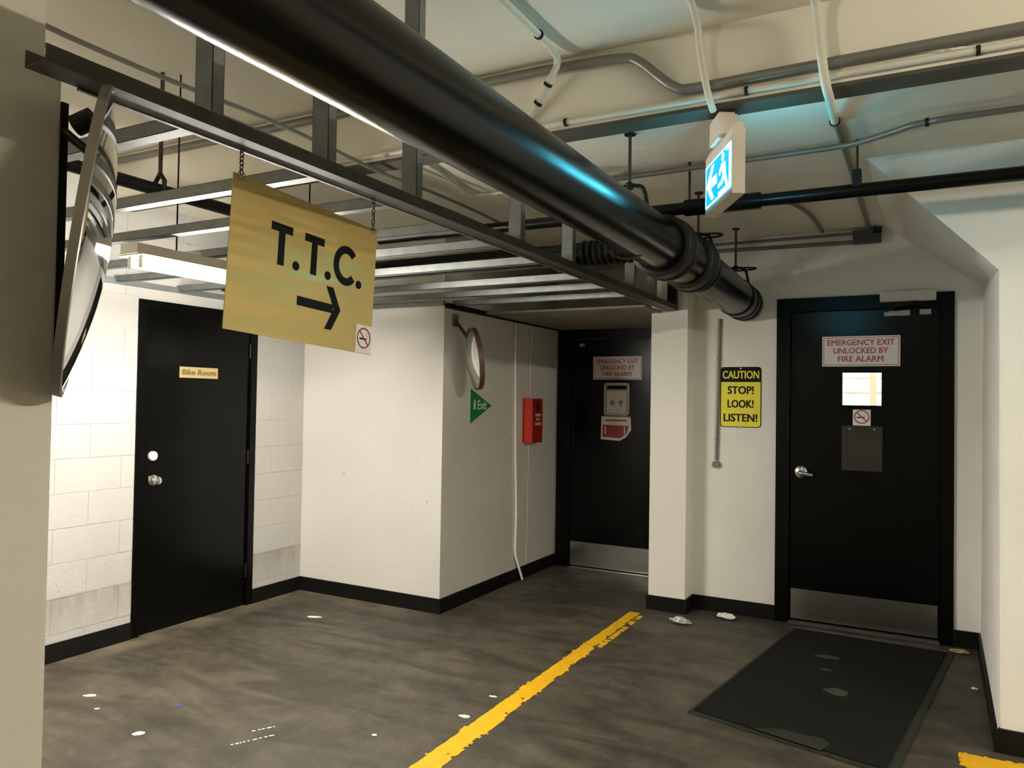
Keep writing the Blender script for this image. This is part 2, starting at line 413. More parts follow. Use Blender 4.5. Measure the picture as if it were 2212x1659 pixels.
# column at the left edge of the view
b = NB(); box(b, -2.5, -1.70, 0.25, 1.003, 0, 2.205, 0.006); box(b, -2.5, -1.70, 0.25, 0.964, 2.2, CN)
struct('wall_column', b, 'column_paint')
# the rest of the parking bay around the viewer
struct('wall_rear', B(-9, 7, -7, -6.8, 0, CN), 'wall_paint')
struct('wall_far_right', B(6.8, 7, -7, 8, 0, CN), 'wall_paint')
# stairwell behind the right door
b = NB(); box(b, -1.4, 1.6, 7.2, 7.3, 0, CL); box(b, -1.45, -1.35, 5.75, 7.3, 0, CL); box(b, 1.5, 1.6, 5.75, 7.3, 0, CL)
struct('wall_stairwell', b, 'stair_paint')
# baseboards
def bb(name, *bxs):
    b = NB()
    for q in bxs: box(b, *q)
    struct(name, b, 'black_base')
h = 0.103
bb('baseboard_left', (XL, XL+0.012, -6, DL0-0.005, 0, h), (XL, XL+0.012, DL1+0.005, 4.46, 0, h))
bb('baseboard_alcove', (XL+0.012, -2.938, 4.448, 4.46, 0, h), (-2.95, -2.938, 4.46, 6.33, 0, h))
bb('baseboard_pillar', (-1.747, -1.453, 5.348, 5.36, 0, h), (-1.465, -1.453, 5.36, YD-0.012, 0, h))
bb('baseboard_back', (-1.465, DA0-0.003, YD-0.012, YD, 0, h), (DA1+0.003, 0.335, YD-0.012, YD, 0, h))
b = NB(); box(b, 0.31, 6.8, YF-0.014, YF, 0, h)
fr_ = [b.verts.new(p) for p in ((0.291, YF-0.014, 0), (0.31, YF-0.014, 0), (0.335, YD-0.012, 0), (0.316, YD-0.012, 0), (0.291, YF-0.014, 0.06), (0.31, YF-0.014, h), (0.335, YD-0.012, h), (0.322, YD-0.012, h))]
for f in ((0,3,2,1),(4,5,6,7),(0,1,5,4),(1,2,6,5),(2,3,7,6),(3,0,4,7)): b.faces.new([fr_[i] for i in f])
struct('baseboard_right', b, 'black_base')

# ------------------------------------------------------------------ doors
def knob(parent, c, axis, name='knob'):
    c = Vector(c); a = Vector(axis)
    bm = NB()
    prof = [(0, .034), (.006, .034), (.010, .016), (.026, .014), (.034, .024), (.048, .029), (.058, .024), (.062, .010)]
    tube(bm, [c + a*d for d, _ in prof], [r for _, r in prof], 18)
    return obj(name, bm, 'chrome', parent, smooth=True)
# door_1: bike room door in the left wall
d1 = thing('door_1', (XL, 3.495, 0), None, None); d1['kind'] = 'structure'
b = NB(); fx0, fx1 = XL-0.12, XL+0.008
box(b, fx0, fx1, DL0-0.002, DL0+0.05, 0, DLT); box(b, fx0, fx1, DL1-0.05, DL1+0.002, 0, DLT); box(b, fx0, fx1, DL0+0.05, DL1-0.05, DLT-0.05, DLT)
obj('door_frame', b, 'black_frame', d1)
leaf = obj('door_leaf', B(XL-0.055, XL-0.012, DL0+0.053, DL1-0.053, 0.006, DLT-0.053, 0.003), 'black_door', d1)
knob(d1, (XL-0.012, 3.155, 0.958), (1, 0, 0))
b = NB(); c = Vector((XL-0.012, 3.148, 1.111)); tube(b, [c, c+Vector((.014,0,0)), c+Vector((.020,0,0))], [.031, .030, .022], 18)
obj('deadbolt', b, 'closer_grey', d1, smooth=True)
for z in (0.25, 1.06, 1.82): obj('hinge', T([(XL-0.006, DL1-0.052, z-0.05), (XL-0.006, DL1-0.052, z+0.05)], 0.008, 10), 'iron_black', d1)
# door_2: far emergency exit door, half hidden by the pillar
YB = 6.35
d2 = thing('door_2', (-2.34, YB, 0), None, None); d2['kind'] = 'structure'
b = NB(); box(b, -2.935, -2.80, YB-0.02, YB+0.12, 0, DBT+0.058); box(b, -1.89, -1.75, YB-0.02, YB+0.12, 0, DBT+0.058); box(b, -2.80, -1.89, YB-0.02, YB+0.12, DBT-0.03, DBT+0.058)
obj('door_frame', b, 'black_frame', d2)
obj('door_leaf', B(-2.797, -1.893, YB-0.005, YB+0.04, 0.012, DBT-0.033, 0.003), 'black_door', d2)
obj('kick_plate', B(-2.79, -1.90, YB-0.008, YB-0.005, 0.02, 0.232), 'steel', d2)
obj('threshold', B(-2.80, -1.89, YB-0.06, YB+0.04, 0, 0.012, 0.003), 'steel', d2)
obj('label_plate', B(-2.725, -2.675, YB-0.008, YB-0.005, 1.995, 2.02), 'grey_print', d2)
# door_3: right emergency exit door with a small window
d3 = thing('door_3', (-0.345, YD, 0), None, None); d3['kind'] = 'structure'
b = NB(); y0, y1 = YD-0.016, YD+0.16
box(b, DA0, -0.795, y0, y1, 0, DAT); box(b, 0.115, DA1, y0, y1, 0, DAT); box(b, -0.795, 0.115, y0, y1, 2.14, DAT)
y2 = YD+.058
box(b, -0.797, -0.765, y2, y1, 0, 2.16); box(b, 0.085, 0.117, y2, y1, 0, 2.16); box(b, -0.797, 0.117, y2, y1, 2.11, 2.16)
obj('door_frame', b, 'black_frame', d3)
lx0, lx1, lz0, lz1, ly0, ly1 = -0.79, 0.11, 0.018, 2.136, YD+0.012, YD+0.055
wx0, wx1, wz0, wz1 = -0.465, -0.221, 1.497, 1.722
b = NB(); box(b, lx0, wx0, ly0, ly1, lz0, lz1); box(b, wx1, lx1, ly0, ly1, lz0, lz1); box(b, wx0, wx1, ly0, ly1, lz0, wz0); box(b, wx0, wx1, ly0, ly1, wz1, lz1)
leaf3 = obj('door_leaf', b, 'black_door', d3)
b = NB()
for q in ((wx0-.012, wx1+.012, wz0-.012, wz0+.004), (wx0-.012, wx1+.012, wz1-.004, wz1+.012), (wx0-.012, wx0+.004, wz0, wz1), (wx1-.004, wx1+.012, wz0, wz1)):
    box(b, q[0], q[1], ly0-.006, ly0, q[2], q[3])
obj('window_frame', b, 'black_frame', d3)
obj('window_pane', B(wx0, wx1, ly0+.018, ly0+.022, wz0, wz1), 'glass', d3)
obj('kick_plate', B(-0.783, 0.103, ly0-.003, ly0, 0.03, 0.234), 'steel', d3)
obj('threshold', B(-0.795, 0.115, YD-0.05, YD+0.09, 0, 0.016, 0.004), 'galv_dark', d3)
han = obj('handle', T([(-0.722, ly0, 1.036), (-0.722, ly0-.010, 1.036), (-0.722, ly0-.018, 1.036)], [.043, .042, .030], 20), 'chrome', d3, smooth=True)
obj('lever', T(smooth_path([(-0.722, ly0-.012, 1.036), (-0.722, ly0-.052, 1.034), (-0.700, ly0-.058, 1.030), (-0.640, ly0-.056, 1.021)], 5), [.014]*12+[.013]*4, 12), 'chrome', han, smooth=True)
cl = obj('door_closer', B(-0.235, 0.088, YD-0.075, YD-0.016, 2.178, 2.244, 0.006), 'closer_grey', d3)
obj('closer_arm', T(smooth_path([(-0.03, YD-0.05, 2.178), (-0.04, YD-0.06, 2.160), (-0.12, YD-0.11, 2.150), (-0.20, YD-0.045, 2.118)], 5), 0.010, 8), 'iron_black', cl)
obj('closer_shoe', B(-0.21, -0.06, ly0-.02, ly0, 2.09, 2.125, 0.004), 'grey_print', d3)
obj('label_plate', B(-0.005, 0.060, ly0-.003, ly0, 2.095, 2.128), 'grey_print', d3)
# stairwell railing and lamp seen through the little window
t = thing('stair_railing', (-0.1, 6.55, 0), 'pale metal railing in the lit stairwell behind the door window', 'railing')
for z in (1.45, 1.60, 1.715): obj('rail', T([(-1.3, 6.55, z), (1.45, 6.55, z)], 0.008, 8), 'conduit_white', t)
obj('post', B(-0.345, -0.30, 6.53, 6.58, 0, 1.9), 'conduit_white', t)
t = thing('stair_lamp', (-0.4, 6.85, 2.45), 'fluorescent strip light hidden in the stairwell behind the right door', 'lamp')
obj('housing', B(-1.2, 1.2, 6.80, 6.90, 2.50, 2.56), 'fixture_white', t)
obj('tube', T([(-1.15, 6.85, 2.47), (1.15, 6.85, 2.47)], 0.02, 10), 'tube_stair', t)

# ------------------------------------------------------------------ strip lights
def strip_light(x, y0, y1, z, tubem, label, hang=None, along='y', ntube=2, refl=0.08):
    t = thing('fluorescent_lamp', (x, (y0+y1)/2, z-0.09), label, 'lamp', 'fluorescent strip lights')
    def P(a, s, zz): return (x+s, a, zz) if along == 'y' else (a, x+s, zz)
    b = NB()
    if along == 'y':
        box(b, x-0.055, x+0.055, y0-0.03, y1+0.03, z-0.045, z, 0.004)
    obj('housing', b, 'fixture_white', t)
    if refl: obj('reflector', B(x-refl, x+refl, y0-0.02, y1+0.02, z-0.049, z-0.046), 'fixture_white', t)
    for s in ((-0.036, 0.036) if ntube == 2 else (0.0,)):
        tb = obj('tube', T([(x+s, y0+0.012, z-0.078), (x+s, y1-0.012, z-0.078)], 0.016, 10), tubem, t, smooth=True)
        for ye in (y0, y1-0.012): obj('lamp_holder', B(x+s-0.012, x+s+0.012, ye, ye+0.012, z-0.098, z-0.046), 'white_print', tb)
    if hang:
        for ye in (y0+0.2, y1-0.2): obj('hanger_rod', T([(x, ye, z), (x, ye, hang)], 0.004, 6), 'iron_black', t)
    return t
strip_light(-2.905, 2.04, 3.26, 2.128, 'tube_alcove', 'lit fluorescent strip light hung below the joists left of the brass sign', CN-0.001)
strip_light(2.7, 0.8, 2.02, 2.84, 'tube_bay', 'fluorescent strip light hung from the bay ceiling right of the viewer', CN-.001, refl=0)
strip_light(-2.3, -1.7, -0.48, 2.25, 'tube_fill', 'unseen fluorescent strip light added behind the column to brighten the ceiling', CN-.001, refl=0)

# ------------------------------------------------------------------ big black drain pipe
PX, PZ, PR = -1.10, 2.253, 0.118
t = thing('drain_pipe', (PX, 2.0, PZ-PR), 'big glossy black drain pipe running under the ceiling into the back wall', 'pipe')
obj('pipe_run', T([(PX, -6.5, PZ), (PX, 3.55, PZ)], PR, 40), 'pipe_black', t, smooth=True)
obj('pipe_run', T([(PX, 4.05, PZ), (PX, YD-0.001, PZ-0.045)], PR+.004, 40), 'pipe_black', t, smooth=True)
obj('tee_fitting', T([(PX, 3.50, PZ), (PX, 4.10, PZ)], PR+0.010, 40), 'pipe_black', t, smooth=True)
def collar(y, wdt, dr, z=PZ):
    obj('collar', T([(PX, y-wdt/2, z), (PX, y-wdt/2+0.006, z), (PX, y+wdt/2-0.006, z), (PX, y+wdt/2, z)], [PR+dr-0.008, PR+dr, PR+dr, PR+dr-0.008], 40), 'iron_black', t, smooth=True)
collar(3.56, 0.09, 0.032); collar(3.64, 0.035, 0.038); collar(4.00, 0.10, 0.030); collar(4.09, 0.03, 0.036)
for y in (5.36, 5.46): collar(y, 0.014, 0.010, PZ-0.030*(y-4.05))
br = obj('branch_pipe', T([(PX, 3.66, PZ+0.02), (-4.24, 3.66, PZ+0.02)], 0.058, 20), 'pipe_black', t, smooth=True)
for k in range(9): obj('rib', T([(PX-0.16-k*0.035, 3.66, PZ+0.02), (PX-0.175-k*0.035, 3.66, PZ+0.02)], 0.066, 20), 'iron_black', br, smooth=True)

def ring_hanger(x, y, zc, r, top, label, yoke=True, m='iron_black'):
    g = thing('pipe_hanger', (x, y, zc-r), label, 'pipe hanger', 'hangers of the big black pipe')
    pts = [(x+(r+.003)*math.cos(a), y, zc+(r+.003)*math.sin(a)) for a in [2*math.pi*i/36 for i in range(36)]]
    b = NB()
    for i in range(36):
        p, q = pts[i], pts[(i+1) % 36]
        vs = [b.verts.new(c) for c in ((p[0],y-.013,p[2]),(q[0],y-.013,q[2]),(q[0],y+.013,q[2]),(p[0],y+.013,p[2]))]; b.faces.new(vs)
        o1 = [(x+(c[0]-x)*1.03, c[2]) for c in (p, q)]; k = [(x+(c[0]-x)*(1+.006/r), zc+(c[2]-zc)*(1+.006/r)) for c in (p, q)]
        vs = [b.verts.new(c) for c in ((k[0][0],y-.013,k[0][1]),(k[1][0],y-.013,k[1][1]),(k[1][0],y+.013,k[1][1]),(k[0][0],y+.013,k[0][1]))]; b.faces.new(vs)
        for s in (-.013, .013):
            vs = [b.verts.new(c) for c in ((p[0],y+s,p[2]),(q[0],y+s,q[2]),(k[1][0],y+s,k[1][1]),(k[0][0],y+s,k[0][1]))]; b.faces.new(vs)
    bmesh.ops.remove_doubles(b, verts=b.verts, dist=1e-5); bmesh.ops.recalc_face_normals(b, faces=b.faces)
    obj('band', b, m, g)
    zt = zc+r+0.075
    obj('rod', T([(x, y, zc+r+.015), (x, y, top)], 0.0075, 8), 'rust_iron', g)
    obj('ceiling_plate', T([(x, y, top-.006), (x, y, top-.0005)], 0.026, 12), 'iron_black', g)
    yk = obj('yoke', T(smooth_path([(x-.085, y, zc+r*0.72), (x-.065, y, zt-.02), (x-.025, y, zt), (x+.025, y, zt), (x+.065, y, zt-.02), (x+.085, y, zc+r*0.72)], 4), 0.009, 8), m, g)
    obj('nut', T([(x, y, zt-.014), (x, y, zt+.014)], 0.017, 6), m, yk)
    if yoke:
        obj('clevis_ring', T([(x+.02+.115*math.cos(a), y+.055*math.sin(a), zt-.01) for a in [2*math.pi*i/20 for i in range(20)]], .006, 8, closed=True), m, g)
    return g
ring_hanger(PX-0.03, 3.16, PZ, PR+0.002, CL, 'steel band hanger nearest the viewer on the big black pipe, with pipe yoke', False)
ring_hanger(PX, 4.22, PZ-.005, PR+0.002, CL, 'black clevis hanger just past the wide collars of the big black pipe')
ring_hanger(PX, 5.20, PZ-.035, PR+0.002, CL, 'black clevis hanger closest to the wall end of the big black pipe')

# thinner black pipe crossing below the low slab
t = thing('sprinkler_pipe', (0, 3.55, 2.38), 'thin black pipe crossing the picture below the low ceiling behind the exit sign', 'pipe')
SPY = 3.66
obj('pipe_run', T([(-2.90, SPY, 2.460), (6.7, SPY, 2.430)], 0.030, 18), 'pipe_black', t, smooth=True)
obj('pipe_sleeve', T([(-1.02, SPY, 2.455), (-0.66, SPY, 2.453)], 0.040, 18), 'pipe_black', t, smooth=True)
v = obj('valve_body', T([(-0.82, SPY, 2.47), (-0.82, SPY, 2.54), (-0.82, SPY, 2.55), (-0.82, SPY, 2.58)], [.032, .030, .016, .016], 14), 'iron_black', t, smooth=True)
obj('valve_wheel', T([(-0.82+.035*math.cos(a), SPY+.035*math.sin(a), 2.585) for a in [2*math.pi*i/20 for i in range(20)]], .006, 8, closed=True), 'iron_black', v)
b = NB(); box(b, -0.268, -0.232, SPY-.03, SPY+.03, 2.465, 2.54); obj('hanger_clip', b, 'iron_black', t)
obj('hanger_rod', T([(-0.25, SPY, 2.52), (-0.25, SPY, CL)], 0.006, 8), 'rust_iron', t)
obj('hanger_rod', T([(-1.0, SPY, 2.47), (-1.0, SPY, CL)], 0.007, 8), 'rust_iron', t)
# dark pipe above the joists
t = thing('alcove_pipe', (-2.96, 2.4, 2.37), 'dark pipe running above the joists with a hanger over the left mirror', 'pipe')
obj('pipe_run', T([(-2.96, -3, 2.40), (-2.96, 3.45, 2.40)], 0.028, 16), 'iron_black', t, smooth=True)
obj('hanger_rod', T([(-2.96, 2.19, 2.46), (-2.96, 2.19, CN)], 0.009, 8), 'rust_iron', t)
b = NB()
for s in (-1, 1): tube(b, [(-2.96+s*.026, 2.19, 2.375), (-2.96+s*.030, 2.19, 2.44), (-2.96, 2.19, 2.475)], .010, 8)
obj('hanger_clip', b, 'iron_black', t)

# ------------------------------------------------------------------ drop ceiling frame
GZ = 2.162
t = thing('ceiling_track', (-1.57, 3.1, GZ), 'long dark steel channel edging the open ceiling frame, brass sign hung below it', 'ceiling frame')
b = NB(); box(b, -1.612, -1.537, 0.875, 5.36, GZ, GZ+0.004); box(b, -1.541, -1.537, 0.875, 5.36, GZ+0.004, GZ+0.036); box(b, -1.612, -1.608, 0.875, 5.36, GZ+0.004, GZ+0.036)
obj('channel', b, 'galv_dark', t)
obj('edge_bead', B(-1.622, -1.612, 0.99, 5.36, GZ-0.003, GZ+0.004), 'galv', t)
SY = [1.298, 1.715, 2.161, 2.946, 3.508, 4.44, 4.86]
ordn = ['first', 'second', 'third', 'fourth', 'fifth', 'sixth', 'seventh', 'eighth', 'ninth', 'tenth']
for i, y in enumerate(SY):
    top = CN if y < YS-0.05 else CL
    if YS-0.05 <= y < YS+0.15: top = 2.625
    b = NB(); box(b, -1.606, -1.543, y-0.018, y-0.0165, GZ+0.004, top); box(b, -1.5445, -1.543, y-0.018, y+0.018, GZ+0.004, top); box(b, -1.606, -1.6045, y-0.018, y+0.018, GZ+0.004, top)
    box(b, -1.5555, -1.543, y+0.0165, y+0.018, GZ+0.004, top); box(b, -1.606, -1.5935, y+0.0165, y+0.018, GZ+0.004, top)
    tag(obj('ceiling_stud', b, 'galv'), 'upright grey steel stud on the dark ceiling channel, %s from the camera' % ordn[i], 'stud', 'upright studs of the ceiling frame')
tag(obj('ceiling_stud', B(-1.60, -1.54, 5.30, 5.358, GZ+0.004, CL), 'black_base'), 'black upright stud ending the ceiling channel against the white pillar', 'stud', 'upright studs of the ceiling frame')
JY = [1.283, 1.738, 2.11, 2.53, 2.87, 3.30, 3.83, 4.20, 4.58]
for i, y in enumerate(JY):
    x0 = -4.245 if y < 4.4 else -2.945
    b = NB(); z0, z1 = GZ+0.004, GZ+0.042
    box(b, x0, -1.622, y-0.020, y-0.0185, z0, z1); box(b, x0, -1.622, y-0.020, y+0.022, z0, z0+0.0015); box(b, x0, -1.622, y-0.020, y+0.022, z1-0.0015, z1)
    tag(obj('ceiling_joist', b, 'galv'), 'grey steel joist of the open ceiling frame, %s from the camera' % ordn[i], 'joist', 'joists of the open ceiling frame')
tag(obj('wall_channel', B(XL, XL+0.028, 0.9, 4.43, GZ-0.004, GZ+0.03), 'galv'), 'steel angle on the block wall above the bike room door', 'ceiling frame')
tag(obj('wall_channel', B(XL+0.03, -2.945, 4.432, 4.46, GZ-0.006, GZ+0.03), 'galv'), 'steel angle along the top of the smooth white alcove wall', 'ceiling frame')
tag(obj('wall_channel', B(-2.95, -2.92, 4.462, 6.32, GZ-0.022, GZ+0.012), 'black_base'), 'black steel angle along the wall above the small round mirror', 'ceiling frame')
tag(obj('ceiling_board', B(-2.915, -1.66, 4.98, 6.325, 2.150, 2.164), 'olive_board'), 'dull olive board over the frame in front of the far door', 'ceiling board')

# ------------------------------------------------------------------ conduits
def conduit(name, pts, r, m, label, sub=5, clips=(), n=12, cat='conduit', cm='iron_black'):
    P = smooth_path(pts, sub) if sub else [Vector(p) for p in pts]
    t = thing(name, tuple(P[0]), label, cat)
    obj('conduit_run', T(P, r, n), m, t, smooth=True)
    for c in clips:
        c = Vector(c); k = min(range(len(P)), key=lambda i: (P[i]-c).length); q = P[min(k+1, len(P)-1)] - P[max(k-1, 0)]; q.normalize()
        obj('clip', T([P[k]-q*.006, P[k]+q*.006], r*1.35, 10), cm, t)
    return t
def line(a, c, n=8): return [tuple(Vector(a).lerp(Vector(c), i/n)) for i in range(n+1)]
yf = YS-0.022
conduit('conduit', [(-4.2, yf, 2.884), (-1.75, yf, 2.884), (-1.34, yf, 2.880), (-1.06, yf, 2.866), (-0.98, yf, 2.838), (-0.90, yf, 2.765), (-0.83, yf, 2.708), (-0.74, yf, 2.692), (-0.27, yf, 2.694), (2, yf, 2.694), (6.7, yf, 2.694)], 0.019, 'conduit_grey',
        'thick grey conduit with an S bend on the face of the ceiling step')
conduit('conduit', line((-4.2, YS-0.014, 2.650), (6.7, YS-0.014, 2.650), 30), 0.012, 'conduit_white', 'thin cream conduit along the lower edge of the ceiling step', 0,
        [(-1.2, yf, 2.65), (-0.5, yf, 2.65), (0.1, yf, 2.65)])
conduit('conduit', [(-1.30, 1.6, CN-.016), (-1.302, 2.2, CN-.016), (-1.300, 2.55, CN-.016), (-1.300, 2.70, CN-.022), (-1.310, 2.782, 2.885), (-1.340, 2.786, 2.825), (-1.40, 2.81, 2.755), (-1.474, 2.83, 2.680)], 0.014, 'conduit_white',
        'cream conduit bending from the high slab down the step beside the big pipe', 6, [(-1.3, 2.6, 2.91), (-1.35, yf, 2.81), (-1.41, yf, 2.74), (-1.47, yf, 2.685)])
conduit('conduit', [(-0.70, 1.9, CN-.014), (-0.709, 2.5, CN-.014), (-0.725, 2.72, 2.895), (-0.722, 2.768, 2.80), (-0.702, 2.776, 2.68), (-0.694, 2.80, 2.63), (-0.690, 2.845, 2.600)], 0.013, 'conduit_white',
        'cream conduit dropping from the high slab to the lit exit sign', 6)
conduit('conduit', [(-0.325, 1.7, CN-.017), (-0.327, 2.55, CN-.017), (-0.325, 2.70, CN-.022), (-0.320, 2.770, 2.86), (-0.306, 2.778, 2.72), (-0.293, 2.795, 2.615), (-0.288, 2.87, 2.588), (-0.290, 3.00, 2.590), (-0.300, 3.16, 2.625), (-0.31, 3.32, 2.648)], 0.016, 'conduit_white',
        'cream conduit right of the exit sign passing under the step', 6, [(-0.31, 3.28, 2.65)])
conduit('conduit', [(-0.31, 3.34, 2.666), (-0.305, 3.9, 2.666), (-0.30, 5.0, 2.666), (-0.30, 5.46, 2.666)], 0.013, 'conduit_grey', 'grey conduit on the low ceiling running back to the junction box', 4)
conduit('conduit', [(-1.45, 3.64, 2.638), (-0.90, 3.62, 2.638), (-0.40, 3.60, 2.638), (-0.25, 3.58, 2.638), (-0.10, 3.50, 2.640), (0.02, 3.44, 2.640), (0.4, 3.43, 2.640), (3, 3.43, 2.640)], 0.013, 'conduit_grey',
        'thin grey conduit with a slight kink on the low ceiling right of the exit sign', 6, [(0.02, 3.44, 2.66)])
conduit('conduit', line((-1.44, YD-.016, 2.605), (-0.402, YD-.016, 2.592), 12), 0.014, 'conduit_grey', 'grey conduit on the back wall just under the low ceiling', 0)
conduit('conduit', line((-1.44, YD-.014, 2.652), (-0.40, YD-.014, 2.650), 12), 0.010, 'conduit_grey', 'thin conduit at the wall top ending at the junction box', 0)
conduit('conduit', [(-1.30, 4.45, 2.665), (-0.95, 4.48, 2.665), (-0.74, 4.52, 2.665), (-0.66, 4.62, 2.665), (-0.60, 4.95, 2.665), (-0.585, 5.45, 2.664)], 0.012, 'conduit_grey',
        'thin conduit curving across the low ceiling above the right door', 6)
conduit('conduit', [(-2.15, 2.99, 2.666), (-2.19, 3.30, 2.666), (-2.25, 3.60, 2.666), (-2.235, 3.675, 2.666), (-2.16, 3.70, 2.666), (-1.75, 3.70, 2.666), (-1.30, 3.705, 2.666)], 0.009, 'conduit_white', 'thin cream conduit turning a corner on the low ceiling left of the big pipe', 6)
for k, (x_, z_, lb) in enumerate(((-2.27, 2.592, 'uppermost grey cable slung along the ceiling above the joists'), (-2.36, 2.575, 'middle grey cable slung along the ceiling above the joists'), (-2.47, 2.585, 'leftmost grey cable slung along the ceiling above the joists'))):
    conduit('cable', [(x_+.02*math.sin(q*1.7+k), .6+.38*q, z_-.014*abs(math.sin(q*.9+k))) for q in range(11)], 0.009, 'cable_grey', lb, 3, n=8, cat='cable')
t = thing('junction_box', (-0.30, YD-.04, 2.59), 'dull brown junction box on the wall above the right door', 'junction box')
obj('box_body', B(-0.40, -0.23, YD-.07, YD-.001, 2.575, 2.662, .005), 'galv_dark', t); obj('box_cover', B(-0.275, -0.225, YD-.085, YD-.07, 2.63, 2.668), 'iron_black', t)
vc = conduit('conduit', line((-1.279, YD-.014, 2.11), (-1.294, YD-.014, 1.09), 14), 0.011, 'conduit_grey', 'short vertical grey conduit beside the yellow caution sign', 0, [(-1.28, YD, 1.84), (-1.29, YD, 1.20)], cm='conduit_grey')
obj('end_cap', T([(-1.296, YD-.002, 1.058), (-1.296, YD-.03, 1.058)], .026, 14), 'conduit_grey', vc)
conduit('conduit', [(-2.938, 5.50, 2.13), (-2.938, 5.515, 1.6), (-2.938, 5.535, 1.1), (-2.938, 5.565, 0.56), (-2.938, 5.560, 0.25), (-2.92, 5.575, 0.15), (-2.905, 5.63, 0.012)], 0.010, 'wall_paint', 'white painted conduit down the dim wall, kicked out at the floor', 4, [(-2.938, 5.565, 0.57)], cm='wall_paint')
conduit('conduit', line((-2.941, 5.80, 2.13), (-2.941, 5.78, 1.52), 6), 0.007, 'wall_paint', 'thin white conduit feeding the red fire box from above', 0)
conduit('conduit', line((-2.941, 5.775, 1.13), (-2.941, 5.76, 0.11), 8), 0.006, 'wall_paint', 'thin white conduit below the red fire box', 0)

# ------------------------------------------------------------------ signs and wall things
# brass T.T.C. sign, hung on two chains and sagging slightly at its far end
o = Vector((-1.60, 1.692, 1.866))
u = Vector((0.0, 0.600, -0.034)); vv = Vector((0.0, 0.034, 0.600))
BR = Fr(o, u, vv); bw, bh = 0.604, 0.418
t = thing('hanging_sign', (-1.60, 1.692, 1.64), 'brushed brass T.T.C. sign with arrow hung on two chains', 'sign')
sheet = obj('sign_plate', plate(NB(), BR, rect(bw, bh), 0.003, -0.003), 'brass', t)
# letters: built as bars and rings
def glyph_T(bm, cx, cy, hh, ww, s):
    plate(bm, BR, rect(ww, s, cx, cy+hh/2-s/2), .0012); plate(bm, BR, rect(s*1.02, hh-s, cx, cy-s/2), .0012)
LH = 0.118; ly = 0.058
for cx, ch in ((-0.118, 'T'), (0.014, 'T')):
    b = NB(); glyph_T(b, cx, ly, LH, 0.082, 0.0235); obj('letter', b, 'black_print', t)
b = NB(); R0, R1 = LH/2+.004, LH/2-.0205
for i in range(30):
    a, c = math.radians(42+276*i/30), math.radians(42+276*(i+1)/30)
    cx = 0.158
    plate(b, BR, [(cx+R0*math.cos(a)*.92, ly+R0*math.sin(a)), (cx+R0*math.cos(c)*.92, ly+R0*math.sin(c)), (cx+R1*math.cos(c)*.88, ly+R1*math.sin(c)), (cx+R1*math.cos(a)*.88, ly+R1*math.sin(a))], .0012)
obj('letter', b, 'black_print', t)
for cx in (-0.058, 0.077, 0.222): obj('full_stop', plate(NB(), BR, circ(0.0135, 20, cx, ly-LH/2+.011), .0012), 'black_print', t)
b = NB(); ay = -0.088
plate(b, BR, [(-0.045, ay-.0135), (0.108, ay-.0135), (0.108, ay+.0135), (-0.045, ay+.0135)], .0012)
for s in (1, -1): plate(b, BR, [(0.075, ay+s*.066), (0.105, ay+s*.066), (0.143, ay), (0.113, ay)][::s], .0013)
obj('arrow', b, 'black_print', t)
for cy_, zt, pz in ((1.427, GZ, 2.092), (1.982, GZ, 2.057)):
    ch = link(bpy.data.objects.new('chain', None), t, (-1.599, cy_, pz)); n = 6; L = (zt-pz)/n
    for k in range(n):
        zc = pz + L*(k+.5); ang = 0 if k % 2 else math.pi/2
        pts = [(-1.599+.0055*math.cos(a)*math.cos(ang), cy_+.0055*math.cos(a)*math.sin(ang), zc+L*.62*math.sin(a)) for a in [2*math.pi*i/10 for i in range(10)]]
        obj('chain_link', T(pts, .0018, 5, closed=True), 'galv_dark', ch)
    obj('split_ring', T([(-1.599+.001*math.sin(a), cy_+.011*math.cos(a), pz-.004+.011*math.sin(a)) for a in [2*math.pi*i/14 for i in range(14)]], .0013, 5, closed=True), 'galv', t)
def no_smoking(fr, s, label, parent_thing=True, slim=1.0):
    q = thing('no_smoking_sticker', tuple(fr.p(0, -s[1]/2)), label, 'sticker', 'no smoking stickers')
    obj('backing', plate(NB(), fr, rect(*s), .0008), 'white_print', q)
    f = fr.off(0, 0.004*s[1]/.09, .0009); R = 0.44*min(s)
    b = NB(); ring(b, f, R, R*.84, .0004, 36)
    d = R*.9; ca = math.cos(math.radians(-45)); sa = math.sin(math.radians(-45)); hw = R*.08
    plate(b, f, [(-d*ca-hw*sa*-1, -d*sa-hw*ca), (d*ca+hw*sa, d*sa-hw*ca), (d*ca-hw*sa, d*sa+hw*ca), (-d*ca+hw*sa*-1, -d*sa+hw*ca)][::1], .0005)
    obj('ban_ring', b, 'red_dark', q)
    obj('cigarette', plate(NB(), f, rect(R*1.05, R*.17, -R*.1, -R*.08), .0003), 'black_print', q)
    obj('smoke_mark', T([tuple(f.p(*p, .0005)) for p in [(R*(.42+.10*math.sin(k*1.1)), R*(.05+k*.09)) for k in range(7)]], .0007*R/.03, 4), 'grey_print', q)
    return q
no_smoking(BR.off(bw/2-.0395, -bh/2+.047, .0002), (0.078, 0.092), 'white no smoking sticker on the lower corner of the brass sign')
# bike room plaque
PF = Fr((XL-0.0118, 3.484, 1.648), (0, 1, 0), (0, 0, 1))
PF = PF.off(0, 0, 0.0); PF.n = Vector((1, 0, 0))
t = thing('door_plaque', (XL-0.011, 3.484, 1.615), 'small gold Bike Room plaque on the left black door', 'sign')
obj('plaque', plate(NB(), PF, rect(0.305, 0.072), .004), 'plaque_gold', t)
text('lettering', 'Bike Room', PF.off(0, 0.002, .0041), 0.036, 'brown_print', t, 0.265, 0.024)
